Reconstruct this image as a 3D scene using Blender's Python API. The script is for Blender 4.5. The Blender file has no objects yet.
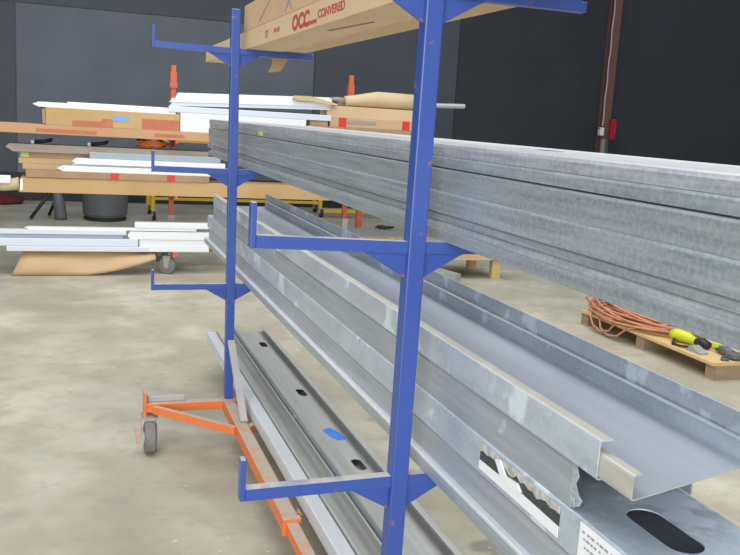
import bpy, bmesh, math, random
from mathutils import Vector, Matrix
random.seed(7)
sc = bpy.context.scene
C = sc.collection

# ------------------------------------------------------------------ materials
def mat(name, col, rough=0.6, metal=0.0, col2=None, scale=8.0, stretch=(1, 1, 1), spots=None, spot_scale=20.0,
        spot_at=0.68, dust=None, bump=0.0, spec=0.5, detail=4.0, fine=None):
    m = bpy.data.materials.new(name); m.use_nodes = True
    n, l = m.node_tree.nodes, m.node_tree.links
    b = n['Principled BSDF']
    b.inputs['Roughness'].default_value = rough; b.inputs['Metallic'].default_value = metal
    b.inputs['Specular IOR Level'].default_value = spec
    tc = n.new('ShaderNodeTexCoord'); mp = n.new('ShaderNodeMapping'); mp.inputs['Scale'].default_value = stretch
    l.new(tc.outputs['Object'], mp.inputs['Vector'])
    def mixc(fac, a, bcol):
        x = n.new('ShaderNodeMix'); x.data_type = 'RGBA'
        if isinstance(fac, float): x.inputs['Factor'].default_value = fac
        else: l.new(fac, x.inputs['Factor'])
        for sock, v in ((x.inputs[6], a), (x.inputs[7], bcol)):
            if isinstance(v, tuple): sock.default_value = (*v, 1)
            else: l.new(v, sock)
        return x.outputs[2]
    def noise(s, d=detail, raw=False):
        t = n.new('ShaderNodeTexNoise'); t.inputs['Scale'].default_value = s; t.inputs['Detail'].default_value = d
        l.new((tc.outputs['Object'] if raw else mp.outputs['Vector']), t.inputs['Vector']); return t.outputs['Fac']
    def ramp(f, a, c):
        r = n.new('ShaderNodeMapRange'); r.inputs['From Min'].default_value = a; r.inputs['From Max'].default_value = c
        l.new(f, r.inputs['Value']); return r.outputs['Result']
    out = col
    nz = noise(scale)
    if col2: out = mixc(ramp(nz, 0.32, 0.68), col, col2)
    if fine:
        fm = n.new('ShaderNodeMath'); fm.operation = 'MULTIPLY'; fm.inputs[1].default_value = fine[1]
        l.new(ramp(noise(fine[2], 3, True), 0.42, 0.62), fm.inputs[0]); out = mixc(fm.outputs[0], out, fine[0])
    if spots:
        out = mixc(ramp(noise(spot_scale, raw=True), spot_at, spot_at + 0.05), out, spots)
    if dust:
        g = n.new('ShaderNodeNewGeometry'); sx = n.new('ShaderNodeSeparateXYZ'); l.new(g.outputs['Normal'], sx.inputs[0])
        up = ramp(sx.outputs['Z'], 0.75, 0.95)
        mm = n.new('ShaderNodeMath'); mm.operation = 'MULTIPLY'; l.new(up, mm.inputs[0]); l.new(ramp(noise(14, raw=True), 0.2, 0.5), mm.inputs[1])
        out = mixc(mm.outputs[0], out, dust)
    if isinstance(out, tuple): b.inputs['Base Color'].default_value = (*out, 1)
    else: l.new(out, b.inputs['Base Color'])
    if bump:
        bp = n.new('ShaderNodeBump'); bp.inputs['Strength'].default_value = bump; bp.inputs['Distance'].default_value = 0.01
        l.new(nz, bp.inputs['Height']); l.new(bp.outputs['Normal'], b.inputs['Normal'])
    return m

DUST = (0.50, 0.47, 0.42)
M = dict(
    blue=mat('blue_paint', (0.037, 0.080, 0.325), 0.36, spots=(0.26, 0.10, 0.10), spot_scale=38, spot_at=0.675, dust=(0.55, 0.52, 0.48)),
    orange=mat('orange_paint', (0.80, 0.18, 0.035), 0.45, col2=(0.74, 0.20, 0.06), dust=(0.50, 0.42, 0.33)),
    orange_far=mat('orange_paint_worn', (0.62, 0.12, 0.045), 0.5, col2=(0.52, 0.12, 0.06)),
    greydust=mat('dusty_grey_steel', (0.40, 0.37, 0.36), 0.8, col2=(0.48, 0.45, 0.42)),
    zinc=mat('galvanised_steel', (0.27, 0.31, 0.345), 0.42, 0.45, (0.44, 0.485, 0.52), 7, (16, .6, 16), (0.66, 0.72, 0.80), 9, 0.66, fine=((0.60, 0.66, 0.70), 0.32, 120)),
    zinc2=mat('galvanised_steel_pale', (0.34, 0.375, 0.41), 0.42, 0.4, (0.52, 0.555, 0.59), 9, (14, .6, 14), (0.76, 0.80, 0.85), 11, 0.66, fine=((0.72, 0.76, 0.80), 0.3, 120)),
    zinc3=mat('galvanised_steel_dull', (0.25, 0.285, 0.31), 0.46, 0.4, (0.38, 0.42, 0.445), 6, (16, .6, 16), fine=((0.52, 0.57, 0.61), 0.32, 130)),
    zincsm=mat('smooth_zinc', (0.36, 0.40, 0.44), 0.42, 0.4, (0.47, 0.51, 0.55), 6, (10, .5, 10), (0.66, 0.72, 0.80), 9, 0.70),
    zincwarm=mat('dusty_zinc_web', (0.42, 0.42, 0.40), 0.5, 0.3, (0.50, 0.50, 0.48), 5, (8, .5, 8)),
    zincbeige=mat('beige_dusty_flange', (0.46, 0.44, 0.38), 0.6, 0.2, (0.55, 0.53, 0.47), 8, (4, 1, 4)),
    zincw=mat('whitish_zinc_and_highlight', (0.66, 0.69, 0.71), 0.5, 0.3, (0.72, 0.75, 0.77), 12, (1, .3, 1)),
    zincweb=mat('clean_zinc_web_sky_sheen', (0.60, 0.64, 0.71), 0.36, 0.3, (0.67, 0.71, 0.77), 5, (5, .5, 5), fine=((0.66, 0.70, 0.77), 0.3, 90)),
    zincblot=mat('blotchy_zinc_face', (0.42, 0.48, 0.54), 0.45, 0.35, (0.56, 0.63, 0.69), 6, (3, 1, 3), (0.74, 0.81, 0.90), 9, 0.58, fine=((0.66, 0.72, 0.78), 0.28, 110)),
    dustlip=mat('dusty_lip', (0.66, 0.62, 0.53), 0.8, 0, (0.74, 0.71, 0.63), 14),
    carton=mat('cardboard', (0.52, 0.35, 0.19), 0.8, col2=(0.58, 0.40, 0.23), scale=3),
    cartonpale=mat('cardboard_pale', (0.60, 0.43, 0.25), 0.8, col2=(0.66, 0.48, 0.30), scale=4),
    cartonor=mat('cardboard_orange', (0.52, 0.28, 0.15), 0.75, col2=(0.56, 0.33, 0.18), scale=3),
    cartongold=mat('cardboard_golden', (0.50, 0.32, 0.135), 0.75, col2=(0.56, 0.37, 0.17), scale=3),
    cartonbr=mat('cardboard_brown', (0.36, 0.22, 0.13), 0.85, col2=(0.43, 0.28, 0.17), scale=5),
    boardgrey=mat('weathered_board', (0.30, 0.25, 0.20), 0.85, col2=(0.40, 0.34, 0.28), scale=6, stretch=(.4, 4, 4)),
    paper=mat('kraft_paper', (0.56, 0.43, 0.25), 0.8, col2=(0.62, 0.49, 0.30), scale=6, bump=0.4),
    red=mat('red_ink', (0.42, 0.07, 0.06), 0.7), redpale=mat('faded_red_ink', (0.52, 0.14, 0.07), 0.75, col2=(0.50, 0.20, 0.10), scale=12),
    purple=mat('purple_ink', (0.30, 0.24, 0.32), 0.7), brownink=mat('brown_stain', (0.30, 0.13, 0.08), 0.8),
    redtape=mat('red_tape', (0.66, 0.04, 0.03), 0.5), bluetape=mat('blue_tape', (0.04, 0.20, 0.75), 0.6, col2=(0.05, 0.24, 0.80), scale=20),
    bluelabel=mat('pale_blue_label', (0.22, 0.38, 0.72), 0.6),
    white=mat('white_trim', (0.82, 0.83, 0.85), 0.5), whitebl=mat('bluish_white_trim', (0.66, 0.72, 0.80), 0.5),
    whitelav=mat('lavender_white_trim', (0.70, 0.70, 0.76), 0.5), greybl=mat('grey_blue_trim', (0.34, 0.40, 0.45), 0.5),
    trash=mat('grey_plastic', (0.10, 0.112, 0.12), 0.5, col2=(0.12, 0.13, 0.14)), lid=mat('lid_plastic', (0.22, 0.22, 0.22), 0.5),
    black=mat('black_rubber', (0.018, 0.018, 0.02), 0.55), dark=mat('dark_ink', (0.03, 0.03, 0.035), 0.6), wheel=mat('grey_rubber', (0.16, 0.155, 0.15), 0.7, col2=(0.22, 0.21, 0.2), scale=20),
    steel=mat('caster_steel', (0.45, 0.44, 0.42), 0.45, 0.6), rusty=mat('dusty_rust', (0.55, 0.38, 0.30), 0.8),
    yellow=mat('yellow_paint', (0.66, 0.42, 0.03), 0.5), lime=mat('lime_plastic', (0.62, 0.66, 0.03), 0.45), green=mat('green_tape', (0.42, 0.62, 0.12), 0.6),
    maroon=mat('maroon_cloth', (0.12, 0.015, 0.02), 0.9), wood=mat('pine_board', (0.62, 0.42, 0.17), 0.75, col2=(0.70, 0.50, 0.24), scale=5, stretch=(.6, 6, 6)),
    woodold=mat('old_pallet_wood', (0.30, 0.21, 0.13), 0.85, col2=(0.40, 0.29, 0.19), scale=6, stretch=(1, 5, 5)),
    rope=mat('rust_pink_cord', (0.50, 0.20, 0.11), 0.75, col2=(0.62, 0.30, 0.18), scale=30), ropeor=mat('orange_cord', (0.62, 0.14, 0.04), 0.6),
    label=mat('white_label', (0.85, 0.85, 0.86), 0.55), labelblk=mat('charcoal_label', (0.045, 0.06, 0.055), 0.5), torn=mat('torn_label_backing', (0.62, 0.62, 0.58), 0.7, col2=(0.35, 0.33, 0.28), scale=60),
    ink=mat('grey_print', (0.30, 0.30, 0.33), 0.7),
    column=mat('oxide_red_paint', (0.19, 0.085, 0.07), 0.6), redbox=mat('red_plastic', (0.42, 0.02, 0.03), 0.4), conduit=mat('pale_conduit', (0.52, 0.50, 0.56), 0.5),
    greysheet=mat('grey_sheet', (0.30, 0.30, 0.29), 0.6, col2=(0.36, 0.35, 0.34)),
)

# ------------------------------------------------------------------ helpers
def box(bm, x0, x1, y0, y1, z0, z1, bev=0.0):
    r = bmesh.ops.create_cube(bm, size=1.0)
    vs = r['verts']
    for v in vs:
        v.co = Vector(((x0 + x1) / 2 + v.co.x * (x1 - x0), (y0 + y1) / 2 + v.co.y * (y1 - y0), (z0 + z1) / 2 + v.co.z * (z1 - z0)))
    if bev:
        es = list({e for v in vs for e in v.link_edges})
        bmesh.ops.bevel(bm, geom=es, offset=bev, segments=2, profile=0.5, affect='EDGES')
    return bm

def beam(bm, a, b, w, h, up=(0, 0, 1)):
    """square bar from a to b, w across, h along up"""
    a, b = Vector(a), Vector(b); d = (b - a).normalized(); s = d.cross(Vector(up)).normalized(); u = s.cross(d)
    V = [bm.verts.new(p + s * (i * w / 2) + u * (j * h / 2)) for p in (a, b) for i, j in ((-1, -1), (1, -1), (1, 1), (-1, 1))]
    for f in ((3, 2, 1, 0), (4, 5, 6, 7), (0, 1, 5, 4), (1, 2, 6, 5), (2, 3, 7, 6), (3, 0, 4, 7)): bm.faces.new([V[k] for k in f])
    return bm

def tube(bm, pts, r, seg=8, closed=False):
    pts = [Vector(p) for p in pts]; rings = []; n = len(pts)
    prev = None
    for i, p in enumerate(pts):
        d = (pts[min(i + 1, n - 1)] - pts[max(i - 1, 0)]).normalized()
        if prev is None:
            s = d.orthogonal().normalized()
        else:
            s = (prev - d * prev.dot(d)).normalized()
        prev = s; t = d.cross(s)
        rr = r[i] if isinstance(r, (list, tuple)) else r
        rings.append([bm.verts.new(p + (s * math.cos(k * 2 * math.pi / seg) + t * math.sin(k * 2 * math.pi / seg)) * rr) for k in range(seg)])
    for i in range(n - 1):
        for k in range(seg):
            bm.faces.new((rings[i][k], rings[i][(k + 1) % seg], rings[i + 1][(k + 1) % seg], rings[i + 1][k]))
    bm.faces.new(rings[0][::-1]); bm.faces.new(rings[-1])
    return bm

def lathe(bm, prof, c=(0, 0, 0), axis='z', seg=24):
    """prof: (radius, height) list, closed at both ends"""
    rings = []
    for r, h in prof:
        ring = []
        for k in range(seg):
            a = 2 * math.pi * k / seg; p = (r * math.cos(a), r * math.sin(a), h)
            if axis == 'x': p = (p[2], p[0], p[1])
            if axis == 'y': p = (p[0], p[2], p[1])
            ring.append(bm.verts.new(Vector(c) + Vector(p)))
        rings.append(ring)
    for i in range(len(rings) - 1):
        for k in range(seg): bm.faces.new((rings[i][k], rings[i][(k + 1) % seg], rings[i + 1][(k + 1) % seg], rings[i + 1][k]))
    bm.faces.new(rings[0]); bm.faces.new(rings[-1])
    return bm

def prism(bm, poly, f, a, b):
    """poly of 2D points, f(u,v,w)->3D, extruded w from a to b"""
    A = [bm.verts.new(f(u, v, a)) for u, v in poly]; B = [bm.verts.new(f(u, v, b)) for u, v in poly]; n = len(poly)
    bm.faces.new(A); bm.faces.new(B[::-1])
    for i in range(n): bm.faces.new((A[i], B[i], B[(i + 1) % n], A[(i + 1) % n]))
    return bm

def props(o, label=None, cat=None, group=None, kind=None):
    for k, v in (('label', label), ('category', cat), ('group', group), ('kind', kind)):
        if v: o[k] = v
    return o

def wpos(o):
    p = o.location.copy()
    while o.parent: o = o.parent; p = p + o.location
    return p

def obj(name, bm, m, parent=None, smooth=False, rotz=0.0):
    """one mesh object; its origin sits at the centre of its base (world coordinates come in)"""
    bmesh.ops.recalc_face_normals(bm, faces=bm.faces)
    cs = [v.co for v in bm.verts]
    c = Vector(((min(v.x for v in cs) + max(v.x for v in cs)) / 2, (min(v.y for v in cs) + max(v.y for v in cs)) / 2, min(v.z for v in cs)))
    bmesh.ops.translate(bm, verts=bm.verts, vec=-c)
    me = bpy.data.meshes.new(name); bm.to_mesh(me); bm.free()
    for p in me.polygons: p.use_smooth = smooth
    me.materials.append(M[m] if isinstance(m, str) else m)
    o = bpy.data.objects.new(name, me); C.objects.link(o)
    o.location = c
    if parent: o.parent = parent; o.location = c - wpos(parent)
    if rotz: o.rotation_euler.z = rotz
    return o

def empty(name, loc, label, cat, group=None):
    o = bpy.data.objects.new(name, None); C.objects.link(o); o.location = loc; o.empty_display_size = 0.1
    return props(o, label, cat, group)

def B(*a, **k): return box(bmesh.new(), *a, **k)

def copy_tree(o, parent=None):
    c = o.copy(); C.objects.link(c)
    if parent: c.parent = parent
    for ch in o.children: copy_tree(ch, c)
    return c

def textbm(s, size, origin, xdir, ydir, depth=0.0008, bold=0.0, wide=1.0):
    cu = bpy.data.curves.new('t', 'FONT'); cu.body = s; cu.size = size; cu.extrude = depth; cu.offset = bold
    o = bpy.data.objects.new('t', cu); C.objects.link(o)
    bpy.context.view_layer.update()
    me = bpy.data.meshes.new_from_object(o.evaluated_get(bpy.context.evaluated_depsgraph_get()))
    bpy.data.objects.remove(o); bpy.data.curves.remove(cu)
    bm = bmesh.new(); bm.from_mesh(me); bpy.data.meshes.remove(me)
    x, y = Vector(xdir), Vector(ydir); z = x.cross(y)
    for v in bm.verts: v.co = Vector(origin) + x * (v.co.x * wide) + y * v.co.y + z * v.co.z
    return bm

def cut(o, cutters):
    """bore the slots through a finished mesh"""
    for cb in cutters:
        me = bpy.data.meshes.new('c'); bmesh.ops.recalc_face_normals(cb, faces=cb.faces); cb.to_mesh(me); cb.free()
        k = bpy.data.objects.new('c', me); C.objects.link(k); k.location = wpos(o)
        md = o.modifiers.new('b', 'BOOLEAN'); md.operation = 'DIFFERENCE'; md.object = k; md.solver = 'EXACT'
        bpy.context.view_layer.update()
        new = bpy.data.meshes.new_from_object(o.evaluated_get(bpy.context.evaluated_depsgraph_get()))
        o.modifiers.clear(); old = o.data; o.data = new; bpy.data.meshes.remove(old)
        bpy.data.objects.remove(k); bpy.data.meshes.remove(me)

def slot(x, y, hx, hy, z0, z1, seg=10):
    """rounded slot, hx half width (X), hy half length (Y)"""
    pts = []
    for k in range(seg + 1):
        a = math.pi * k / seg; pts.append((x + hx * math.cos(a), y + (hy - hx) + hx * math.sin(a)))
    for k in range(seg + 1):
        a = math.pi + math.pi * k / seg; pts.append((x + hx * math.cos(a), y - (hy - hx) + hx * math.sin(a)))
    return prism(bmesh.new(), pts, lambda u, v, w: Vector((u, v, w)), z0, z1)

def channel_poly(x0, x1, z0, z1, t=0.0022, lip=0.0, up=True, r=0.005, rtop=None):
    """section of a steel channel; up=True: web at the bottom, flanges standing"""
    def path(off):
        a, b, lo, hi = x0 + off, x1 - off, z0 + off, z1
        rr = max(r - off, 0.0012)
        P = []
        if lip: P += [(a + lip - off, hi - (off if off else 0)), (a + rr, hi - (off if off else 0)), (a + rr * .3, hi - off - rr * .3), (a, hi - off - rr)]
        else: P += [(a, hi)]
        P += [(a, lo + rr), (a + rr * .3, lo + rr * .3), (a + rr, lo), (b - rr, lo), (b - rr * .3, lo + rr * .3), (b, lo + rr)]
        if rtop: P += [(b, rtop)]
        elif lip: P += [(b, hi - off - rr), (b - rr * .3, hi - off - rr * .3), (b - rr, hi - (off if off else 0)), (b - lip + off, hi - (off if off else 0))]
        else: P += [(b, hi)]
        return P
    poly = path(0) + path(t)[::-1]
    if not up: poly = [(x, z0 + z1 - z) for x, z in poly]
    return poly

def channel(bm, x0, x1, z0, z1, y0, y1, skew=0.0, **k):
    return prism(bm, channel_poly(x0, x1, z0, z1, **k), lambda u, v, w: Vector((u, w + (skew * (u - x0) if w < 0 else 0), v)), y0, y1)

# ------------------------------------------------------------------ the place
def wall_mat():
    m = mat('dark_wall_lit_tone', (0.125, 0.142, 0.172), 0.5, col2=(0.160, 0.178, 0.212), scale=1.2, spec=0.35)
    return m
M['wall'] = wall_mat()
M['wallmid'] = mat('dark_wall_mid_tone', (0.085, 0.094, 0.112), 0.55, col2=(0.100, 0.110, 0.130), scale=1.2, spec=0.3)
M['walldk'] = mat('dark_wall_dim_tone', (0.050, 0.054, 0.061), 0.65, col2=(0.058, 0.063, 0.071), scale=1.2, spec=0.2)
def floor_mat():
    m = mat('concrete', (0.36, 0.325, 0.235), 0.6, col2=(0.55, 0.515, 0.41), scale=1.7, spots=(0.25, 0.23, 0.19), spot_scale=3.1, spot_at=0.69, spec=0.35, detail=8)
    n, l = m.node_tree.nodes, m.node_tree.links; b = n['Principled BSDF']
    src = b.inputs['Base Color'].links[0].from_socket
    tc = n.new('ShaderNodeTexCoord')
    def layer(src, scale, lo, hi, colr, fac):
        t = n.new('ShaderNodeTexNoise'); t.inputs['Scale'].default_value = scale; t.inputs['Detail'].default_value = 6
        l.new(tc.outputs['Object'], t.inputs['Vector'])
        r = n.new('ShaderNodeMapRange'); r.inputs['From Min'].default_value = lo; r.inputs['From Max'].default_value = hi; r.inputs['To Max'].default_value = fac
        l.new(t.outputs['Fac'], r.inputs['Value'])
        x = n.new('ShaderNodeMix'); x.data_type = 'RGBA'; l.new(r.outputs[0], x.inputs['Factor']); l.new(src, x.inputs[6]); x.inputs[7].default_value = (*colr, 1)
        return x.outputs[2]
    s = layer(src, 3.6, 0.45, 0.66, (0.34, 0.31, 0.23), 0.5)
    s = layer(s, 2.3, 0.52, 0.66, (0.60, 0.57, 0.48), 0.45)
    s = layer(s, 13, 0.55, 0.68, (0.33, 0.30, 0.23), 0.4)
    s = layer(s, 22, 0.72, 0.76, (0.75, 0.73, 0.68), 0.8)
    s = layer(s, 9, 0.5, 0.75, (0.30, 0.28, 0.23), 0.35)
    s = layer(s, 0.9, 0.5, 0.72, (0.36, 0.33, 0.27), 0.6)
    l.new(s, b.inputs['Base Color'])
    return m
M['floor'] = floor_mat()
WB = 12.4
o = obj('floor', B(-9, 16, -7, WB + .2, -.2, 0), 'floor'); o['kind'] = 'structure'
bm = bmesh.new(); box(bm, -9, 16, WB, WB + .2, 0, 5.6)
o = obj('wall_back', bm, 'wall'); o['kind'] = 'structure'
o = obj('wall_left', B(-9.2, -9, -7, WB + .2, -.2, 5.6), 'wall'); o['kind'] = 'structure'
o = obj('wall_right', B(16, 16.2, -7, WB + .2, -.2, 5.6), 'walldk'); o['kind'] = 'structure'
# dark cladding panels fixed to the back wall: seams, with sheen and light falloff put into the panel tones
for i, (a, b, z0, z1, mm) in enumerate(((-9, -1.45, 0, 2.86, 'wallmid'), (-1.43, 3.05, 0, 2.86, 'wall'), (3.07, 5.585, 0, 5.6, 'wallmid'), (5.595, 16, 0, 5.6, 'walldk'), (-9, 3.055, 2.87, 5.6, 'wallmid'))):
    o = obj('trim_%d' % (i + 1), B(a, b, WB - .03, WB, z0, z1), mm); o['kind'] = 'structure'

o = obj('base_strip_back', B(-9, 16, WB - .05, WB - .03, 0, .42), 'black'); o['kind'] = 'structure'  # plain black strip along the foot of the back wall
# steel column with conduit, switch plate and red call box
t = empty('steel_column', (8.28, 11.95, 0), 'tall dark red steel column standing in front of the black wall', 'column')
bm = bmesh.new(); box(bm, 8.20, 8.36, 11.80, 11.83, 0, 5.4); box(bm, 8.20, 8.36, 11.92, 11.95, 0, 5.4); box(bm, 8.265, 8.295, 11.83, 11.92, 0, 5.4)
obj('shaft', bm, 'column', t)
obj('base_plate', B(8.08, 8.48, 11.72, 12.18, 0, .02), 'column', t)
t2 = obj('conduit', tube(bmesh.new(), [(8.195 + .008 * math.sin(i * 1.7), 11.785, 1.63 + i * .16) for i in range(24)], .011), 'conduit'); props(t2, 'pale grey conduit running up the edge of the dark red column', 'conduit')
t = empty('outlet_box', (8.10, 11.74, 1.25), 'small white electrical outlet box on the dark red column', 'outlet')
obj('housing', B(8.12, 8.20, 11.72, 11.80, 1.46, 1.60, bev=.008), 'label', t); obj('plate', B(8.205, 8.28, 11.775, 11.80, 1.15, 1.40), 'zinc3', t)
obj('cable', tube(bmesh.new(), [(8.13, 11.74, 1.58), (8.03, 11.74, 1.6), (7.93, 11.74, 1.5), (7.92, 11.75, 1.2), (7.95, 11.75, .9)], .008), 'black', t)
t = empty('call_box', (8.42, 11.74, 1.3), 'red wall telephone box mounted on the side of the dark red column', 'telephone')
obj('housing', B(8.33, 8.43, 11.70, 11.80, 1.40, 1.76, bev=.012), 'redbox', t); obj('handset', B(8.355, 8.405, 11.665, 11.70, 1.48, 1.70, bev=.012), 'redbox', t)
obj('cord', tube(bmesh.new(), [(8.40, 11.70, 1.41), (8.44, 11.68, 1.22), (8.41, 11.68, 1.08), (8.375, 11.71, 1.22), (8.375, 11.72, 1.41)], .008), 'black', t)

# ------------------------------------------------------------------ the wheeled material cart
P = 0.0185            # half width of a post
LY = 2.11             # far post
LEV = (1.703, 1.2, 0.7)
AH = 0.0245
def caster(par, x, y, px, dy=-.05, m='wheel', brake=True, r=.068, mz=.15):
    """swivel caster under (x,y), wheel trailing by dy; z of mount .15"""
    c = empty('caster', (x, y, 0), None, None); c.parent = par; c.location = Vector((x, y, 0)) - wpos(par)
    yc = y + dy
    w = obj('wheel', lathe(bmesh.new(), [(.028, -.024), (r - .008, -.024), (r, -.017), (r, .017), (r - .008, .024), (.028, .024)], (x, yc, r), 'x', 28), m, c, smooth=False)
    obj('hub', lathe(bmesh.new(), [(.026, -.027), (.026, .027)], (x, yc, r), 'x', 16), 'steel', c)
    bm = bmesh.new(); box(bm, x - .035, x + .035, y - .045, y + .035, mz - .007, mz)
    for s in (-1, 1):
        prism(bm, [(y - .04, mz - .004), (y + .03, mz - .004), (yc + .018, r - .02), (yc - .018, r - .02)], lambda u, v, q: Vector((q, u, v)), x + s * .030 - .002, x + s * .030 + .002)
    obj('fork', bm, 'steel', c)
    if brake:
        bm = bmesh.new(); box(bm, x - .062, x - .034, yc - .012, yc + .012, .075, .12, bev=.003); box(bm, x - .058, x - .046, yc - .006, yc + .006, .04, .08); obj('brake_lever', bm, 'rusty', c)
    return c

def lean(y, z): return -.0105 * (z - .45) if y > 1 else .007 * (z - 1.3)      # the posts are a touch out of plumb
def arm(par, y, z, s, length, m, tip=0.0, stop=.087):
    """cantilever arm on side s (-1 left, 1 right)"""
    e = lean(y, z); xa, xb = s * P + e, s * length + (e if s < 0 or y > 1 else 0)
    a = obj('arm', beam(bmesh.new(), (xa, y, z + AH / 2), (xb - s * .0112, y, z + AH / 2 + tip), .025, AH), m, par)
    zt = z + tip
    g = s * .0055
    obj('end_stop', box(bmesh.new(), min(xb, xb - 2 * g), max(xb, xb - 2 * g), y - .0125, y + .0125, zt - .0005, zt + stop, bev=.0015), m, a)
    poly = [(xa, z), (xa + s * .092, z + tip * .3), (xa + s * .080, z - .006 + tip * .3), (xa, z - .052)]
    obj('gusset', prism(bmesh.new(), poly, lambda u, v, w: Vector((u, w, v)), y - .004, y + .004), m, a)
    return a

cart = empty('material_cart', (0, LY / 2, 0), 'blue and orange wheeled steel rack loaded with galvanised studs in front', 'cart')
for y in (0, LY):
    bm = B(-P, P, y - P, y + P, .2, 1.885, bev=.003)
    for v in bm.verts: v.co.x += lean(y, v.co.z)
    obj('post', bm, 'blue', cart)
for y in (0, LY):
    for k, z in enumerate(LEV):
        tl = 0.0; 
        if y == 0: tl = (0.004, 0.009, -0.004)[k]
        else: tl = (0.004, 0.002, -0.001)[k]
        arm(cart, y, z, -1, .339, 'blue', tl)
        arm(cart, y, z, 1, .339 if k == 0 else .385, 'blue', 0, .02 if k == 0 else .087)
# base: sleeve beam + inner beam, outriggers, braces
obj('base_beam', B(-.026, .026, .88, LY + .03, .150, .2, bev=.003), 'orange', cart)
ib = obj('inner_beam', B(-.020, .020, -.03, .90, .154, .193, bev=.003), 'orange', cart)
bm = bmesh.new(); lathe(bm, [(.009, .026), (.009, .040)], (0, .95, .18), 'x', 10); box(bm, .040, .046, .925, .975, .165, .19, bev=.002)
obj('wing_bolt', bm, 'orange', cart)
bm = bmesh.new(); box(bm, -.030, .030, .872, .90, .146, .204, bev=.002); obj('sleeve_collar', bm, 'orange', cart)
for y, sgn in ((LY, -1), (0, 1)):
    for s in (-1, 1):
        q = obj('outrigger', box(bmesh.new(), min(s * .36, s * .026), max(s * .36, s * .026), y - .04, y + .005, .162, .2, bev=.002), 'orange', cart)
        if s < 0: obj('sleeve', box(bmesh.new(), min(s * .352, s * .19), max(s * .352, s * .19), y - .012, y + .022, .2, .226, bev=.004), 'greydust', q)
        obj('end_plate', box(bmesh.new(), min(s * .358, s * .368), max(s * .358, s * .368), y - .046, y + .03, .15, .246 if s < 0 else .199), 'orange', q)
        obj('diagonal_brace', beam(bmesh.new(), (s * .325, y + sgn * .055, .181), (s * .024, y + sgn * .36, .178), .024, .032), 'orange', cart)
        caster(cart, s * .345, y - .03 if y else y + .01, 0, -.055 if y else .05)
    k = obj('knee_brace', beam(bmesh.new(), (0.004, y + sgn * (P + .004), .47), (.012, y + sgn * .335, .205), .03, .014), 'greydust', cart)
    props(k, 'dusty grey diagonal knee brace')

# ------------------------------------------------------------------ steel on the upper arms
UG = 'galvanised studs stacked on the upper arms'
zT = LEV[1] + AH
ups = [  # x0, x1, z0, z1, y0, y1, material, label
    (.062, .352, zT, 1.250, -1.05, 3.30, 'zinc3', 'bottom galvanised stud of the stack on the upper blue arms'),
    (.066, .356, 1.250, 1.2655, -1.10, 3.24, 'zinc2', 'shallow spotted track second from the bottom of the upper stack'),
    (.063, .356, 1.2655, 1.282, -1.06, 3.35, 'zinc', 'shallow track third from the bottom of the upper stack'),
    (.058, .356, 1.282, 1.326, -1.15, 3.27, 'zinc', 'galvanised stud with a bright upper edge in the middle of the upper stack'),
    (.062, .356, 1.326, 1.372, -1.20, 3.32, 'zinc3', 'deep galvanised stud just under the dark gap in the upper stack'),
    (.076, .352, 1.372, 1.3745, -1.1, 3.2, 'zinc3', 'thin steel sheet in the dark gap near the top of the upper stack'),
    (.064, .356, 1.3745, 1.397, -1.12, 3.30, 'zinc', 'galvanised stud second from the top of the stack on the upper arms'),
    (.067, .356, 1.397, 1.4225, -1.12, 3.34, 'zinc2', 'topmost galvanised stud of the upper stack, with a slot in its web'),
]
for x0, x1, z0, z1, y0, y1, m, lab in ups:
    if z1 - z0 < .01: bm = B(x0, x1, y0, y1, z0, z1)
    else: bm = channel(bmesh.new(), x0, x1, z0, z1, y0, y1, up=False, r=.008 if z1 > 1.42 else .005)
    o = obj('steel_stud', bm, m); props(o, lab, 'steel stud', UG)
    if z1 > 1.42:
        o.data.materials.append(M['zincw'])  # highlight on the top web put into the colour as whiter zinc
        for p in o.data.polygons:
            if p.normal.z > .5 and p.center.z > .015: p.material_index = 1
    if z1 > 1.42: cut(o, [slot(.215 - o.location.x, -.10 - o.location.y, .030, .065, -.0 + .01, .05)])
o = obj('tape_scrap', B(.0625, .064, 1.86, 1.93, 1.376, 1.394), 'lime'); props(o, 'small yellow tape scrap on the far part of the upper stud stack', 'tape')

# ------------------------------------------------------------------ steel on the lower arms
LG = 'galvanised joists stacked on the lower arms'
zL = LEV[2] + AH
def joist(x0, x1, z0, z1, y0, y1, m, lab, **k):
    o = obj('steel_joist', channel(bmesh.new(), x0, x1, z0, z1, y0, y1, **k), m)
    if k.get('skew'):                      # clean web with sky reflection put into its colour, dust-covered lips
        o.data.materials.append(M['zincweb']); o.data.materials.append(M['dustlip']); o.data.materials.append(M['zincw']); o.data.materials.append(M['zincblot'])
        for p in o.data.polygons:
            if len(p.vertices) > 4: continue
            high = p.center.z > (z1 - z0) - .008
            if p.normal.z > .6: p.material_index = (2 if p.center.x < 0 else 3) if high else 1
            if m == 'zincbeige' and (p.normal.x > -.6 or p.center.x > 0) and p.normal.z <= .6: p.material_index = 4
    return props(o, lab, 'steel joist', LG)
j1 = joist(.053, .35, zL, .758, -1.15, 3.32, 'zincsm', 'bottom galvanised joist of the stack resting on the lower blue arms', up=True, lip=.020)
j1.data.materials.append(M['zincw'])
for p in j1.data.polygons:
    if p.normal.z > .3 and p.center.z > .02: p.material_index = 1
joist(.068, .345, .758, .820, -1.10, 3.25, 'zincsm', 'galvanised joist second from the bottom of the lower stack', up=False)
j3 = joist(.066, .300, .820, .887, -1.02, 3.30, 'zincblot', 'labelled galvanised joist with a long open slot in its top', up=False)
cut(j3, [slot(.172 - j3.location.x, -.634 - j3.location.y, .029, .073, .05, .09), slot(.172 - j3.location.x, .35 - j3.location.y, .024, .092, .05, .09)])
j4 = joist(.070, .300, .887, .960, -.536, 3.12, 'zincsm', 'galvanised joist with a torn end just under the dusty channel', up=False)
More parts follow.
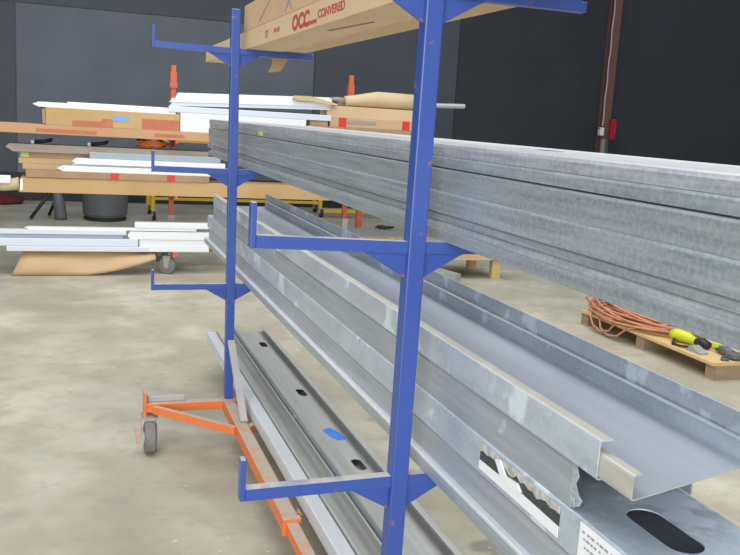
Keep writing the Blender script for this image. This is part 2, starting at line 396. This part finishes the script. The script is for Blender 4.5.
bm = bmesh.new()
poly = [(-.536, .960), (-.536, .889), (-.548, .892), (-.545, .908), (-.556, .915), (-.545, .930), (-.552, .944), (-.542, .960)]
prism(bm, poly, lambda u, v, w: Vector((w, u, v)), .0705, .0722)
prism(bm, [(-.536, .925), (-.536, .889), (-.548, .893), (-.552, .903), (-.545, .912)], lambda u, v, w: Vector((w + (-.536 - u) * .5, u, v)), .0725, .0742)
obj('torn_edge', bm, 'zinc2', j4)
j5 = joist(.066, .352, .960, 1.022, -.602, 3.10, 'zincblot', 'wide open galvanised channel with a dusty upper lip on the lower stack', up=True, lip=.023, skew=.001, rtop=1.036)
j6 = joist(.0695, .3485, .9625, 1.001, -.682, 3.02, 'zincbeige', 'grey channel nested inside the dusty lipped channel, sticking out nearer', up=True, lip=.018, skew=.28)
# labels stuck on the face of the slotted joist
lb = obj('torn_label', B(.0652, .066, -.52, -.236, .829, .880), 'labelblk', j3); props(lb, 'torn black and white paper label')
obj('label_strip', prism(bmesh.new(), [(-.236, .829), (-.236, .846), (-.38, .850), (-.52, .848), (-.52, .829)], lambda u, v, w: Vector((w, u, v)), .0642, .0652), 'label', lb)
random.seed(3)
bm = bmesh.new()
top = [(-.236 - i * .0142, .866 + random.uniform(-.006, .007)) for i in range(21)]
prism(bm, [(-.236, .881)] + top + [(-.52, .881)], lambda u, v, w: Vector((w, u, v)), .0642, .0652)
obj('torn_backing', bm, 'torn', lb)
bm = bmesh.new(); prism(bm, [(-.300, .872), (-.318, .878), (-.342, .858), (-.385, .862), (-.40, .852), (-.372, .842), (-.345, .846), (-.322, .850)], lambda u, v, w: Vector((w, u, v)), .0622, .0652)
obj('loose_flap', bm, 'label', lb)
lb = obj('print_label', B(.0652, .066, -.80, -.577, .828, .885), 'label', j3); props(lb, 'white paper label with grey print')
bm = bmesh.new()
random.seed(11)
for row, z in enumerate((.872, .862, .850, .838)):
    y = -.585 - .004 * row
    while y > -.79:
        w = random.choice((.004, .006, .009)); box(bm, .0646, .0652, y - w, y, z - .0017, z + .0017); y -= w + random.choice((.003, .003, .007))
obj('print', bm, 'ink', lb)

# ------------------------------------------------------------------ steel on the base outriggers
G3 = 'steel sections lying on the cart base'
zb = .2006
o = obj('steel_tube', channel(bmesh.new(), .050, .100, zb, .25, -.35, 3.12, up=False, r=.004), 'zincw'); props(o, 'whitish galvanised channel on the cart base beside the orange beam', 'steel channel', G3)
o = obj('steel_channel', channel(bmesh.new(), .108, .200, zb, .246, -.40, 3.16, up=True, lip=.010), 'zincwarm'); props(o, 'open lipped channel with a bright ridge between the whitish and the perforated sections', 'steel channel', G3)
o = obj('steel_channel', channel(bmesh.new(), .206, .396, zb, .250, -.45, 3.24, up=True), 'zincsm'); props(o, 'wide perforated channel with blue tape on the cart base', 'steel channel', G3)
i2 = obj('perforated_liner', channel(bmesh.new(), .209, .393, .226, .264, -.42, 3.20, up=True, lip=.026), 'zincwarm', o)
wl = wpos(i2); cut(i2, [slot(.326 - wl.x, y - wl.y, .019, .052, -.01, .02) for y in (2.90, 2.05, 1.20, .35)])
prism_t = prism(bmesh.new(), [(.290, 1.565), (.327, 1.585), (.347, 1.53), (.357, 1.45), (.325, 1.445), (.303, 1.48)], lambda u, v, w: Vector((u, v, w)), .2286, .2294)
tp = obj('blue_tape', prism_t, 'bluetape'); props(tp, 'torn patch of blue tape stuck in the perforated channel', 'tape')

# ------------------------------------------------------------------ cartons on the top arms
zc = LEV[0] + AH
ct = empty('long_carton', (.155, 1, zc), 'long flat cardboard carton with red printing on the top blue arms', 'carton')
bm = bmesh.new(); box(bm, .03, .18, -.75, 3.27, zc, zc + .071); 
cb = obj('body', bm, 'cartonpale', ct)
bm = bmesh.new(); box(bm, .186, .285, -.72, 2.12, zc + .002, zc + .071); obj('side_body', bm, 'carton', ct)
bm = bmesh.new(); prism(bm, [(.15, 2.135), (.265, 2.13), (.25, 2.20), (.235, 2.24), (.17, 2.22)], lambda u, v, w: Vector((u, v + .08 * 0, w)), zc - .001, zc)
bm.free()
bm = bmesh.new()
prism(bm, [(.140, zc + .02), (.250, zc + .02), (.215, zc - .035), (.190, zc - .078), (.135, zc - .088), (.152, zc - .045)], lambda u, v, w: Vector((u, w, v)), 2.128, 2.132)
obj('torn_flap', bm, 'cartonbr', ct)
for s, size, y, z, bold in (('57', .036, 1.71, zc + .018, 0.0006), ('NO.85', .022, 1.56, zc + .026, .0004), ('OCC', .064, 1.275, zc + .012, .003), ('CONVERED', .034, .955, zc + .022, .0008)):
    obj('printing', textbm(s, size, (.0297, y, z), (0, -1, 0), (0, 0, 1), .0006, bold, 1.55), 'red', cb)
obj('printed_bar', B(.0288, .030, .965, 1.12, zc + .012, zc + .022), 'red', cb)
obj('ink_streak', prism(bmesh.new(), [(.085, 1.05), (.10, 1.06), (.13, .72), (.12, .70)], lambda u, v, w: Vector((u, v, w)), zc - .0008, zc), 'brownink', cb)
c2 = empty('upper_carton', (.155, .6, zc + .071), 'taller plain carton lying on top of the red printed carton', 'carton')
cb2 = obj('body', B(.031, .28, -.72, 2.16, zc + .0712, zc + .180, bev=.004), 'carton', c2)
bm = bmesh.new(); prism(bm, [(1.40, 1.805), (1.36, 1.805), (1.325, 1.85), (1.30, 1.85), (1.355, 1.80)], lambda u, v, w: Vector((w, u, v)), .0302, .031)
obj('triangle_mark', prism(bmesh.new(), [(1.405, zc + .082), (1.34, zc + .125), (1.285, zc + .082), (1.30, zc + .082), (1.34, zc + .108), (1.385, zc + .082)], lambda u, v, w: Vector((w, u, v)), .0302, .031), 'purple', cb2)
bm.free()
obj('scuff_line', prism(bmesh.new(), [(1.845, zc + .088), (1.83, zc + .088), (1.63, zc + .155), (1.645, zc + .155)], lambda u, v, w: Vector((w, u, v)), .0302, .031), 'brownink', cb2)

# ------------------------------------------------------------------ the cart behind, lying along X
BC = (1.04, 6.6)
back = empty('material_cart', (BC[0], BC[1], 0), 'orange wheeled rack across the back loaded with white trims and cartons', 'cart')
for x in (.21, 1.90):
    obj('post', B(x - .022, x + .022, 6.578, 6.622, .2, 1.86 if x < 1 else 1.89, bev=.003), 'orange_far', back)
    k = obj('post_collar', B(x - .034, x + .034, 6.566, 6.634, 1.66, 1.70), 'orange_far', back)
    obj('post_cap', B(x - .028, x + .028, 6.57, 6.63, 1.70, 1.80), 'orange_far', back)
    for z in (.685, 1.175):
        for s in (-1, 1):
            a = obj('arm', box(bmesh.new(), x - .0125, x + .0125, min(6.6 + s * .022, 6.6 + s * .40), max(6.6 + s * .022, 6.6 + s * .40), z, z + .0245), 'orange_far', back)
            obj('gusset', prism(bmesh.new(), [(6.6 + s * .022, z), (6.6 + s * .11, z), (6.6 + s * .022, z - .05)], lambda u, v, w: Vector((w, u, v)), x - .003, x + .003), 'orange_far', a)
    for s in (-1, 1):
        obj('outrigger', box(bmesh.new(), x - .022, x + .022, min(6.6 + s * .022, 6.6 + s * .40), max(6.6 + s * .022, 6.6 + s * .40), .165, .205), 'orange_far', back)
        c = caster(back, x - .06, 6.6 + s * .33, 0, 0, 'wheel', False, .078, .165)
        c.rotation_euler.z = math.radians(62)
    obj('foot_plate', B(x - .03, x + .03, 6.565, 6.578, .2, .50), 'greydust', back)
obj('base_beam', B(.0, 2.1, 6.58, 6.62, .155, .205), 'orange_far', back)
z1, z2, z0 = .7095, 1.1995, .205
def item(name, lab, cat, m, x0, x1, y0, y1, za, zb_, group=None, bev=.003, rz=0.0):
    o = obj(name, B(x0, x1, y0, y1, za, zb_, bev=bev), m, rotz=rz); return props(o, lab, cat, group)
# top level
lc = item('long_carton', 'very long orange-tan carton with red print under the red printed box', 'carton', 'cartonor', -1.62, 1.38, 6.25, 6.55, z2, 1.278)
obj('red_print', B(-.95, -.46, 6.2485, 6.25, 1.215, 1.245), 'redpale', lc); obj('red_print', B(.02, .28, 6.2485, 6.25, 1.22, 1.25), 'redpale', lc)
rb = empty('printed_carton', (-.33, 6.35, 1.278), 'tan carton with red printed panels and a pale blue label', 'carton')
obj('body', B(-.87, .235, 6.25, 6.50, 1.278, 1.425, bev=.004), 'cartongold', rb)
obj('red_panel', prism(bmesh.new(), [(-.66, 1.282), (-.66, 1.325), (-.42, 1.33), (-.42, 1.352), (-.33, 1.352), (-.33, 1.282)], lambda u, v, w: Vector((u, w, v)), 6.2485, 6.25), 'redpale', rb)
obj('red_panel', B(-.09, .234, 6.2485, 6.25, 1.285, 1.372), 'redpale', rb)
obj('end_flap', prism(bmesh.new(), [(-.872, 1.285), (-.872, 1.42), (-.90, 1.40), (-.895, 1.29)], lambda u, v, w: Vector((u, w, v)), 6.26, 6.49), 'cartonbr', rb)
bl = obj('blue_label', B(-.325, -.20, 6.247, 6.25, 1.338, 1.382), 'bluelabel', rb); bl['label'] = 'pale blue sticker'
WG = 'white trims on top of the rear rack'
def strip(x0, x1, y0, y1, za, zb_, m, lab, group, point=0.0):
    bm = bmesh.new(); h = zb_ - za
    if point:
        prism(bm, [(x0, za + h * .5), (x0 + point, zb_), (x1, zb_), (x1, za), (x0 + point, za)], lambda u, v, w: Vector((u, w, v)), y0, y1)
    else:
        box(bm, x0, x1, y0, y1, za, zb_, bev=min(.006, h * .2))
    return props(obj('white_trim', bm, m), lab, 'trim', group)
strip(-.975, .20, 6.26, 6.33, 1.425, 1.466, 'white', 'white trim with a pointed tip lying on the red printed box', WG, .05)
strip(-.70, .16, 6.34, 6.42, 1.425, 1.478, 'white', 'white trim behind the pointed one on the red printed box', WG)
item('white_carton', 'white block of trims at the end of the red printed box', 'carton', 'white', .24, 1.38, 6.25, 6.52, 1.278, 1.442)
strip(.14, 1.62, 6.25, 6.31, 1.4425, 1.497, 'whitebl', 'bluish white trim lowest in the pile on the white block', WG)
def leaning(x0, x1, y0, y1, za, zb_, h, m, lab, group, round_end=False):
    P4 = [(x0, za), (x0 + .02, za + h), (x1 - .03, zb_ + h), (x1, zb_ + h * .6), (x1, zb_)]
    return props(obj('white_trim', prism(bmesh.new(), P4, lambda u, v, w: Vector((u, w, v)), y0, y1), m), lab, 'trim', group)
leaning(.15, 1.60, 6.26, 6.34, 1.4975, 1.545, .030, 'whitebl', 'bluish white trim just above the dark slit in the pile on the white block', WG)
leaning(.15, 1.61, 6.255, 6.35, 1.5285, 1.576, .036, 'white', 'white trim second from the top of the pile beside the blue post', WG)
leaning(.20, 1.62, 6.27, 6.36, 1.5675, 1.6135, .046, 'white', 'topmost white trim of the pile beside the blue post', WG)
item('tan_carton', 'tan carton hidden below the red taped box on the rear rack', 'carton', 'cartonbr', 1.40, 2.60, 6.25, 6.55, z2, 1.396)
t = empty('taped_carton', (2.05, 6.35, 1.396), 'tan carton closed with two red tapes and a dark stripe', 'carton')
obj('body', B(1.61, 2.62, 6.25, 6.52, 1.396, 1.482, bev=.003), 'carton', t)
for xx in (1.69, 2.325): obj('red_tape', B(xx, xx + .075, 6.248, 6.25, 1.397, 1.481), 'redtape', t)
obj('dark_stripe', B(1.765, 2.06, 6.2485, 6.25, 1.425, 1.462), 'boardgrey', t)
item('wood_offcut', 'short dark brown offcut left of the red taped carton', 'board', 'woodold', 1.42, 1.59, 6.26, 6.45, 1.396, 1.44)
item('tan_carton', 'flat pale carton between the taped carton and the paper roll', 'carton', 'cartonpale', 1.58, 2.66, 6.27, 6.52, 1.482, 1.588)
bm = bmesh.new(); tube(bm, [(1.78, 6.38, 1.640), (1.86, 6.38, 1.645), (1.98, 6.38, 1.656), (2.1, 6.38, 1.668), (2.2, 6.38, 1.668), (2.62, 6.38, 1.666)], [.046, .052, .066, .078, .078, .075], 14)
for v in bm.verts:
    if v.co.z < 1.5885: v.co.z = 1.5885
t = obj('paper_roll', bm, 'paper', smooth=True); props(t, 'bulging kraft paper roll lying on the flat pale carton', 'paper roll')
bm = bmesh.new(); tube(bm, [(1.78, 6.38, 1.640), (1.70, 6.37, 1.65), (1.62, 6.36, 1.65)], [.03, .022, .014], 8); obj('twisted_end', bm, 'boardgrey', t, smooth=True)
t = obj('paper_scrap', prism(bmesh.new(), [(1.26, 1.655), (1.24, 1.63), (1.30, 1.612), (1.44, 1.612), (1.50, 1.602), (1.60, 1.592), (1.66, 1.589), (1.66, 1.605), (1.55, 1.63), (1.50, 1.64), (1.40, 1.658)], lambda u, v, w: Vector((u, w, v)), 6.22, 6.275), 'paper'); props(t, 'torn tan paper draped over the right end of the white trims', 'paper')
t = obj('metal_pipe', lathe(bmesh.new(), [(.024, 1.75), (.024, 3.07), (.020, 3.07), (.020, 1.77)], (0, 6.49, 1.613), 'x', 16), 'zinc2', smooth=False); t.rotation_euler.y = math.radians(-2.2); t.location.z += .028
props(t, 'thin grey pipe poking out past the paper roll', 'pipe')
# middle level
yl = empty('golden_carton', (.2, 6.35, z1), 'long golden carton with a taped and wrapped end on the rear rack', 'carton')
obj('body', prism(bmesh.new(), [(-1.085, z1), (-1.07, .832), (.0, .836), (1.75, .836), (1.75, z1)], lambda u, v, w: Vector((u, w, v)), 6.22, 6.56), 'cartongold', yl)
bm = bmesh.new(); tube(bm, [(-1.085, 6.30, .772), (-1.14, 6.30, .765), (-1.20, 6.29, .75), (-1.26, 6.29, .745)], [.058, .05, .042, .036], 10); obj('wrapped_end', bm, 'paper', yl, smooth=True)
obj('white_tape', B(-1.245, -1.15, 6.235, 6.30, .775, .842, bev=.008), 'label', yl); obj('tape_strip', B(-1.075, -1.055, 6.2185, 6.22, .725, .82), 'label', yl)
SG = 'brown cartons stacked on the golden carton'
fc = item('flat_carton', 'lowest flat brown carton, with red tapes, on the golden carton', 'carton', 'cartonbr', -1.03, .50, 6.21, 6.55, .8365, .896, SG)

for xx in (-.35, .13): obj('red_tape', B(xx, xx + .07, 6.2085, 6.21, .838, .895), 'redtape', fc)
item('flat_carton', 'second flat brown carton from the bottom behind the white trims', 'carton', 'carton', -1.06, .55, 6.33, 6.55, .8965, .944, SG)
item('flat_carton', 'third flat brown carton from the bottom behind the white trims', 'carton', 'carton', -1.09, .52, 6.33, 6.55, .9445, .992, SG)
fc = item('flat_carton', 'topmost flat brown carton just under the weathered board', 'carton', 'cartonbr', -1.08, .55, 6.33, 6.55, .9925, 1.042, SG)
obj('green_sticker', B(-1.07, -1.01, 6.328, 6.33, .998, 1.035), 'green', fc)
t = obj('weathered_board', prism(bmesh.new(), [(-1.19, 1.08), (-1.16, 1.108), (.5, 1.108), (.5, 1.0425), (-1.13, 1.0425)], lambda u, v, w: Vector((u, w, v)), 6.30, 6.55), 'boardgrey'); props(t, 'long weathered grey board on top of the brown cartons', 'board')
MG = 'white trims on the middle level of the rear rack'
strip(-.785, .66, 6.215, 6.265, .8965, .945, 'white', 'lower pointed white trim in front of the brown cartons', MG, .05)
strip(-.66, .55, 6.27, 6.32, .8965, .96, 'white', 'white trim squeezed behind the lower pointed trim', MG)
strip(-.66, .64, 6.22, 6.27, .9605, 1.012, 'white', 'upper white trim in front of the brown cartons', MG, .03)
strip(-.52, .60, 6.235, 6.29, 1.0125, 1.066, 'greybl', 'grey-blue trim lying above the white trims', MG)
# cord and tools on the board
random.seed(5)
pts = []
for i in range(160):
    a = i * .42; pts.append((.02 + .14 * math.cos(a) * (.8 + .2 * math.sin(i * .37)), 6.42 + .09 * math.sin(a), 1.126 + .055 * i / 160 + .008 * math.sin(i * 1.3)))
t = obj('cord_coil', tube(bmesh.new(), pts, .007, 6), 'ropeor', smooth=True); props(t, 'tangled coil of orange cord on the weathered board', 'cord')
def clamp(x, lab):
    t = empty('hand_tool', (x, 6.40, 1.108), lab, 'tool', 'dark tools on the weathered board')
    obj('handle', tube(bmesh.new(), [(x - .11, 6.40, 1.125), (x - .02, 6.40, 1.135), (x + .04, 6.40, 1.15)], .016, 8), 'black', t, smooth=True)
    obj('jaw', prism(bmesh.new(), [(x + .03, 1.13), (x + .05, 1.175), (x + .10, 1.18), (x + .12, 1.15), (x + .07, 1.13)], lambda u, v, w: Vector((u, w, v)), 6.38, 6.42), 'trash', t)
    obj('tip', B(x - .135, x - .105, 6.385, 6.415, 1.1085, 1.14, bev=.006), 'label', t)
clamp(-.86, 'small black tool near the left end of the weathered board'); clamp(-.40, 'small black tool below the pale blue label on the weathered board')
# bottom level
BG = 'white trims on the base of the rear rack'
for (x0, x1, y0, y1, za, zb_, m, lab, pt) in (
    (-1.19, -.02, 6.21, 6.30, .2055, .250, 'whitelav', 'lowest lavender white trim on the base of the rear rack', .0),
    (-.10, .515, 6.22, 6.30, .2055, .2745, 'white', 'lowest white trim ending by the blue post, on the rear rack base', 0),
    (-1.62, -.11, 6.215, 6.30, .2505, .318, 'whitebl', 'wide bluish white trim above the lavender one on the rear rack base', 0),
    (-.10, .50, 6.23, 6.30, .275, .318, 'white', 'white trim second from the bottom at the blue post end', 0),
    (-1.60, -.24, 6.24, 6.31, .3185, .350, 'greybl', 'grey-blue strip in the middle of the bottom white pile', 0),
    (-.20, .515, 6.22, 6.30, .3185, .385, 'white', 'white trim in the middle of the bottom pile at the blue post end', .02),
    (-1.62, -.21, 6.23, 6.30, .3505, .392, 'whitelav', 'pale trim reaching past the picture edge in the bottom pile', 0),
    (-1.05, .40, 6.24, 6.30, .3925, .415, 'white', 'thin white trim near the top of the bottom pile', .04),
    (-.14, .51, 6.23, 6.31, .4155, .468, 'white', 'topmost white trim of the bottom pile on the rear rack', 0)):
    strip(x0, x1, y0, y1, za, zb_, m, lab, BG, pt)
# slumped cardboard sheet in front of the casters
bm = bmesh.new(); n = 14; rows = []
for i in range(n + 1):
    u = i / n; x = -1.06 + u * 1.10
    zl = .006 + max(0, (u - .45)) ** 1.6 * .36
    xl = x - .09 * (1 - u) ** 2
    col = []
    for k in range(7):
        w = k / 6; z = zl + (0.197 - zl) * w; y = 6.17 + .13 * w - .06 * math.sin(math.pi * w) * (.6 + .4 * math.sin(u * 9))
        col.append((xl + (x - xl) * w, y, z))
    rows.append(col)
front = [[bm.verts.new(p) for p in c] for c in rows]; rear = [[bm.verts.new((p[0], p[1] + .006, p[2])) for p in c] for c in rows]
for i in range(n):
    for k in range(6):
        bm.faces.new((front[i][k], front[i + 1][k], front[i + 1][k + 1], front[i][k + 1])); bm.faces.new((rear[i][k], rear[i][k + 1], rear[i + 1][k + 1], rear[i + 1][k]))
    bm.faces.new((front[i][0], rear[i][0], rear[i + 1][0], front[i + 1][0])); bm.faces.new((front[i][6], front[i + 1][6], rear[i + 1][6], rear[i][6]))
for k in range(6):
    bm.faces.new((front[0][k], front[0][k + 1], rear[0][k + 1], rear[0][k])); bm.faces.new((front[n][k], rear[n][k], rear[n][k + 1], front[n][k + 1]))
t = obj('cardboard_sheet', bm, 'carton', smooth=True); props(t, 'slumped tan cardboard sheet leaning under the bottom white pile', 'cardboard')

# ------------------------------------------------------------------ things on the floor behind the racks
t = empty('trash_can', (-.255, 10.2, 0), 'round dark grey trash can on a dolly behind the rear rack', 'trash can')
obj('bin', lathe(bmesh.new(), [(.255, .045), (.262, .05), (.30, .60), (.318, .60), (.318, .64), (.30, .64), (.28, .08), (.01, .07)], (-.255, 10.2, 0), 'z', 32), 'trash', t, smooth=False)
obj('lid', lathe(bmesh.new(), [(.32, .6405), (.32, .66), (.25, .69), (.10, .705), (.01, .71)], (-.255, 10.2, 0), 'z', 32), 'lid', t)
obj('dolly', lathe(bmesh.new(), [(.24, .005), (.27, .01), (.27, .04), (.24, .0445)], (-.255, 10.2, 0), 'z', 24), 'black', t)
t = empty('tripod_stand', (-.85, 10.2, 0), 'dark tripod stand with splayed leg left of the trash can', 'stand')
obj('pole', tube(bmesh.new(), [(-.80, 10.1, .0), (-.805, 10.1, .05), (-.82, 10.1, .2), (-.86, 10.1, .42)], [.075, .078, .075, .045], 12), 'trash', t, smooth=True)
obj('leg', tube(bmesh.new(), [(-1.16, 10.0, .02), (-1.03, 10.05, .2), (-.88, 10.1, .40)], .022, 8), 'black', t, smooth=True)
obj('leg', tube(bmesh.new(), [(-.95, 10.45, .02), (-.88, 10.28, .2), (-.86, 10.14, .40)], .022, 8), 'black', t, smooth=True)
obj('head', tube(bmesh.new(), [(-.97, 10.1, .34), (-.93, 10.1, .40), (-.82, 10.08, .44), (-.70, 10.1, .40)], [.03, .05, .06, .02], 10), 'black', t, smooth=True)
obj('top_bar', tube(bmesh.new(), [(-.86, 10.1, .43), (-.87, 10.1, .62)], .03, 10), 'black', t, smooth=True)
t = obj('cloth_heap', lathe(bmesh.new(), [(.30, 0), (.33, .03), (.28, .08), (.17, .115), (.02, .125)], (-1.66, 11.95, 0), 'z', 14), 'maroon', smooth=True); props(t, 'low heap of dark red cloth on the floor by the wall', 'cloth')
for v in t.data.vertices: v.co.x += .03 * math.sin(v.co.y * 31); v.co.z *= 1 + .2 * math.sin(v.co.x * 23)
# yellow rolling scaffold
t = empty('rolling_scaffold', (1.6, 10.6, 0), 'yellow rolling scaffold frame behind the rear rack', 'scaffold')
for x, y in ((.35, 10.2), (.35, 10.95), (2.87, 10.2 + .75), (2.87, 10.2)):
    if (x, y) == (2.87, 10.2): x = 2.95; y = 11.0 + .6
    obj('post', lathe(bmesh.new(), [(.032, .14), (.032, 1.10)], (x, y, 0), 'z', 12), 'yellow', t)
    obj('caster', lathe(bmesh.new(), [(.03, -.02), (.065, -.02), (.065, .02), (.03, .02)], (x + .02, y, .066), 'x', 18), 'black', t)
    obj('caster_fork', B(x - .012, x + .05, y - .025, y + .025, .06, .142), 'steel', t)
bm = bmesh.new(); box(bm, .38, 2.84, 10.93, 10.97, 1.02, 1.09); box(bm, .33, .37, 10.2, 10.95, 1.02, 1.09); obj('top_rail', bm, 'yellow', t)
obj('bottom_rail', B(2.85, 4.4, 10.93, 10.98, .075, .13), 'yellow', t); obj('side_rail', B(2.86, 2.90, 10.97, 11.6, .36, .40), 'yellow', t); obj('lower_rail', B(.38, 2.84, 10.94, 10.96, .20, .24), 'yellow', t)
t = empty('orange_stand', (2.98, 9.4, 0), 'upright orange-red leg behind the low wooden platform', 'stand')
obj('upright', B(2.94, 3.01, 9.37, 9.43, 0.012, .75), 'orange_far', t); obj('foot', B(2.90, 3.05, 9.2, 9.6, 0, .012), 'orange_far', t)
# bench, flat carton with sheet and cable, board end
t = empty('low_bench', (2.95, 6.28, 0), 'low wooden bench on short legs seen right of the near blue post', 'bench')
obj('top', B(2.52, 3.36, 5.985, 6.60, .225, .26), 'woodold', t); obj('front_board', B(2.50, 3.37, 5.955, 5.983, .19, .262), 'wood', t)
for x, y in ((3.315, 6.0), (2.57, 6.0), (3.315, 6.54), (2.57, 6.54)): obj('leg', B(x - .045, x + .045, y - .015, y + .045, 0, .224), 'wood', t)
fc = item('flat_carton', 'flat tan carton with a green tag lying on the floor behind the lower steel', 'carton', 'carton', 2.30, 3.78, 8.30, 9.10, 0, .082)
obj('green_tag', B(3.02, 3.09, 8.298, 8.30, .005, .08), 'green', fc)
o = obj('grey_sheet', B(2.36, 3.72, 8.31, 9.08, .0825, .090), 'greysheet'); props(o, 'grey sheet lying on the flat tan carton', 'sheet')
p = [(3.06 + i * .032, 8.92 + .03 * math.sin(i * .9), .120 + (.008 if i % 2 else 0)) for i in range(9)]
o = obj('black_cable', tube(bmesh.new(), p, [.012, .02, .026, .026, .022, .02, .018, .014, .010], 8), 'black', smooth=True); props(o, 'bunched black cable lying on the grey sheet', 'cable')
bm = bmesh.new(); prism(bm, [(2.20, 5.62), (2.70, 5.58), (2.755, 5.60), (2.66, 5.97), (2.20, 5.97)], lambda u, v, w: Vector((u, v, w)), 0.0, .12); o = obj('grey_board', bm, 'greysheet'); props(o, 'grey board end lying on the floor beside the low wooden bench', 'board')
# pallet with cord and tools
t = empty('pallet', (3.75, 3.4, 0), 'small wooden pallet with cord and tools on the open floor', 'pallet')
PX0, PX1, PY0, PY1 = 3.09, 4.21, 2.58, 4.10
for k in range(4): obj('deck_board', B(PX0 + k * .29, PX0 + k * .29 + .25, PY0, PY1, .095, .115), 'wood', t)
for y in (PY0, (PY0 + PY1) / 2 - .04, PY1 - .09): obj('stringer', B(PX0 + .02, PX1 - .01, y, y + .09, 0, .095), 'woodold', t)
random.seed(21)
pts = []; cx, cy = 3.36, 3.66
for i in range(620):
    a = i * .33; rr = .32 + .15 * math.sin(i * .073) + .05 * math.sin(i * .41)
    zz = .133 + .13 * abs(math.sin(i * .021)) * max(0, 1 - (rr / .54) ** 2) * 1.6 + .014 * math.sin(i * .77) + .014
    pts.append((cx + rr * .60 * math.cos(a) + .04 * math.sin(i * .05), cy + rr * 1.08 * math.sin(a), max(zz, .126)))
pts += [(3.20, 3.5, .129), (3.12, 3.42, .129), (3.074, 3.43, .129), (3.070, 3.48, .10), (3.06, 3.55, .04), (3.055, 3.66, .02), (3.06, 3.76, .05), (3.072, 3.80, .10), (3.074, 3.81, .132), (3.12, 3.76, .132), (3.11, 3.62, .132), (3.074, 3.60, .132), (3.070, 3.62, .10), (3.06, 3.66, .05), (3.05, 3.75, .03), (3.055, 3.85, .05), (3.070, 3.92, .10), (3.074, 3.93, .132), (3.12, 3.95, .132), (3.14, 4.02, .16), (3.10, 4.05, .22), (3.12, 4.0, .25)]
o = obj('cord_pile', tube(bmesh.new(), pts, .0085, 5), 'rope', smooth=True); props(o, 'loose pile of reddish cord on the wooden pallet', 'cord')
t = empty('yellow_tool', (3.25, 3.03, .115), 'bright yellow and black power tool on the pallet beside the cord', 'tool')
obj('body', tube(bmesh.new(), [(3.205, 3.14, .158), (3.22, 3.09, .165), (3.24, 3.02, .162), (3.255, 2.96, .152)], [.032, .043, .036, .022], 12), 'lime', t, smooth=True)
obj('motor', tube(bmesh.new(), [(3.255, 2.96, .15), (3.275, 2.91, .152), (3.285, 2.86, .145)], [.022, .034, .024], 10), 'black', t, smooth=True)
obj('cable', tube(bmesh.new(), [(3.21, 3.12, .14), (3.16, 3.06, .127), (3.12, 3.02, .127), (3.13, 2.95, .127), (3.17, 2.91, .127)], .009, 6), 'black', t, smooth=True)
o = obj('grey_wedge', prism(bmesh.new(), [(2.90, .1155), (2.76, .1155), (2.76, .125), (2.86, .155)], lambda u, v, w: Vector((w, u, v)), 3.13, 3.20), 'greysheet'); props(o, 'pale grey wedge lying in front of the yellow tool on the pallet', 'wedge')
t = empty('grey_tool', (3.30, 2.72, .115), 'dark grey grinder with lime trigger at the front corner of the pallet', 'tool')
obj('body', tube(bmesh.new(), [(3.30, 2.80, .142), (3.30, 2.72, .15), (3.30, 2.66, .145)], [.02, .03, .024], 10), 'trash', t, smooth=True)
obj('guard', lathe(bmesh.new(), [(.055, -.012), (.055, .012), (.03, .02)], (3.30, 2.645, .14), 'z', 18), 'trash', t)
obj('trigger', B(3.28, 3.33, 2.78, 2.83, .150, .178, bev=.005), 'lime', t)
obj('lead', tube(bmesh.new(), [(3.30, 2.64, .14), (3.22, 2.66, .127), (3.18, 2.62, .127), (3.22, 2.60, .127)], .009, 6), 'trash', t, smooth=True)

# ------------------------------------------------------------------ light
w = bpy.data.worlds.new('World'); sc.world = w; w.use_nodes = True
bg = w.node_tree.nodes['Background']; bg.inputs[0].default_value = (0.80, 0.90, 1.0, 1); bg.inputs[1].default_value = 0.55
def area(name, loc, target, sx, sy, power, col):
    d = bpy.data.lights.new(name, 'AREA'); d.shape = 'RECTANGLE'; d.size = sx; d.size_y = sy; d.energy = power; d.color = col
    o = bpy.data.objects.new(name, d); C.objects.link(o); o.location = loc
    o.rotation_euler = (Vector(target) - Vector(loc)).to_track_quat('-Z', 'Y').to_euler()
    return o
area('door_daylight', (-3.5, -6.5, 2.6), (0.5, 3, 0.8), 6, 4.5, 640, (0.97, 0.99, 1.0))
area('skylight', (0.5, 2.5, 5.4), (0.5, 2.5, 0), 7, 7, 430, (1.0, 0.99, 0.97))

# ------------------------------------------------------------------ camera
f_px, yaw, pitch, roll = 866.2277, 0.3358, -0.1772, 0.0589
loc = Vector((-0.6573, -1.6201, 1.4567))
cy, sy = math.cos(yaw), math.sin(yaw)
fw = Vector((sy * math.cos(pitch), cy * math.cos(pitch), math.sin(pitch))); rt = Vector((cy, -sy, 0)); up = rt.cross(fw)
c, s = math.cos(roll), math.sin(roll)
r2 = rt * c + up * s; u2 = -rt * s + up * c
cam = bpy.data.cameras.new('camera'); co = bpy.data.objects.new('camera', cam); C.objects.link(co)
mw = Matrix((r2, u2, -fw)).transposed().to_4x4(); mw.translation = loc; co.matrix_world = mw
cam.sensor_fit = 'HORIZONTAL'; cam.sensor_width = 36; cam.lens = f_px / 740 * 36; cam.clip_start = 0.02
sc.camera = co
sc.view_settings.view_transform = 'Standard'; sc.view_settings.look = 'None'; sc.view_settings.gamma = 1; sc.view_settings.use_curve_mapping = False
sc.view_settings.exposure = 0.0
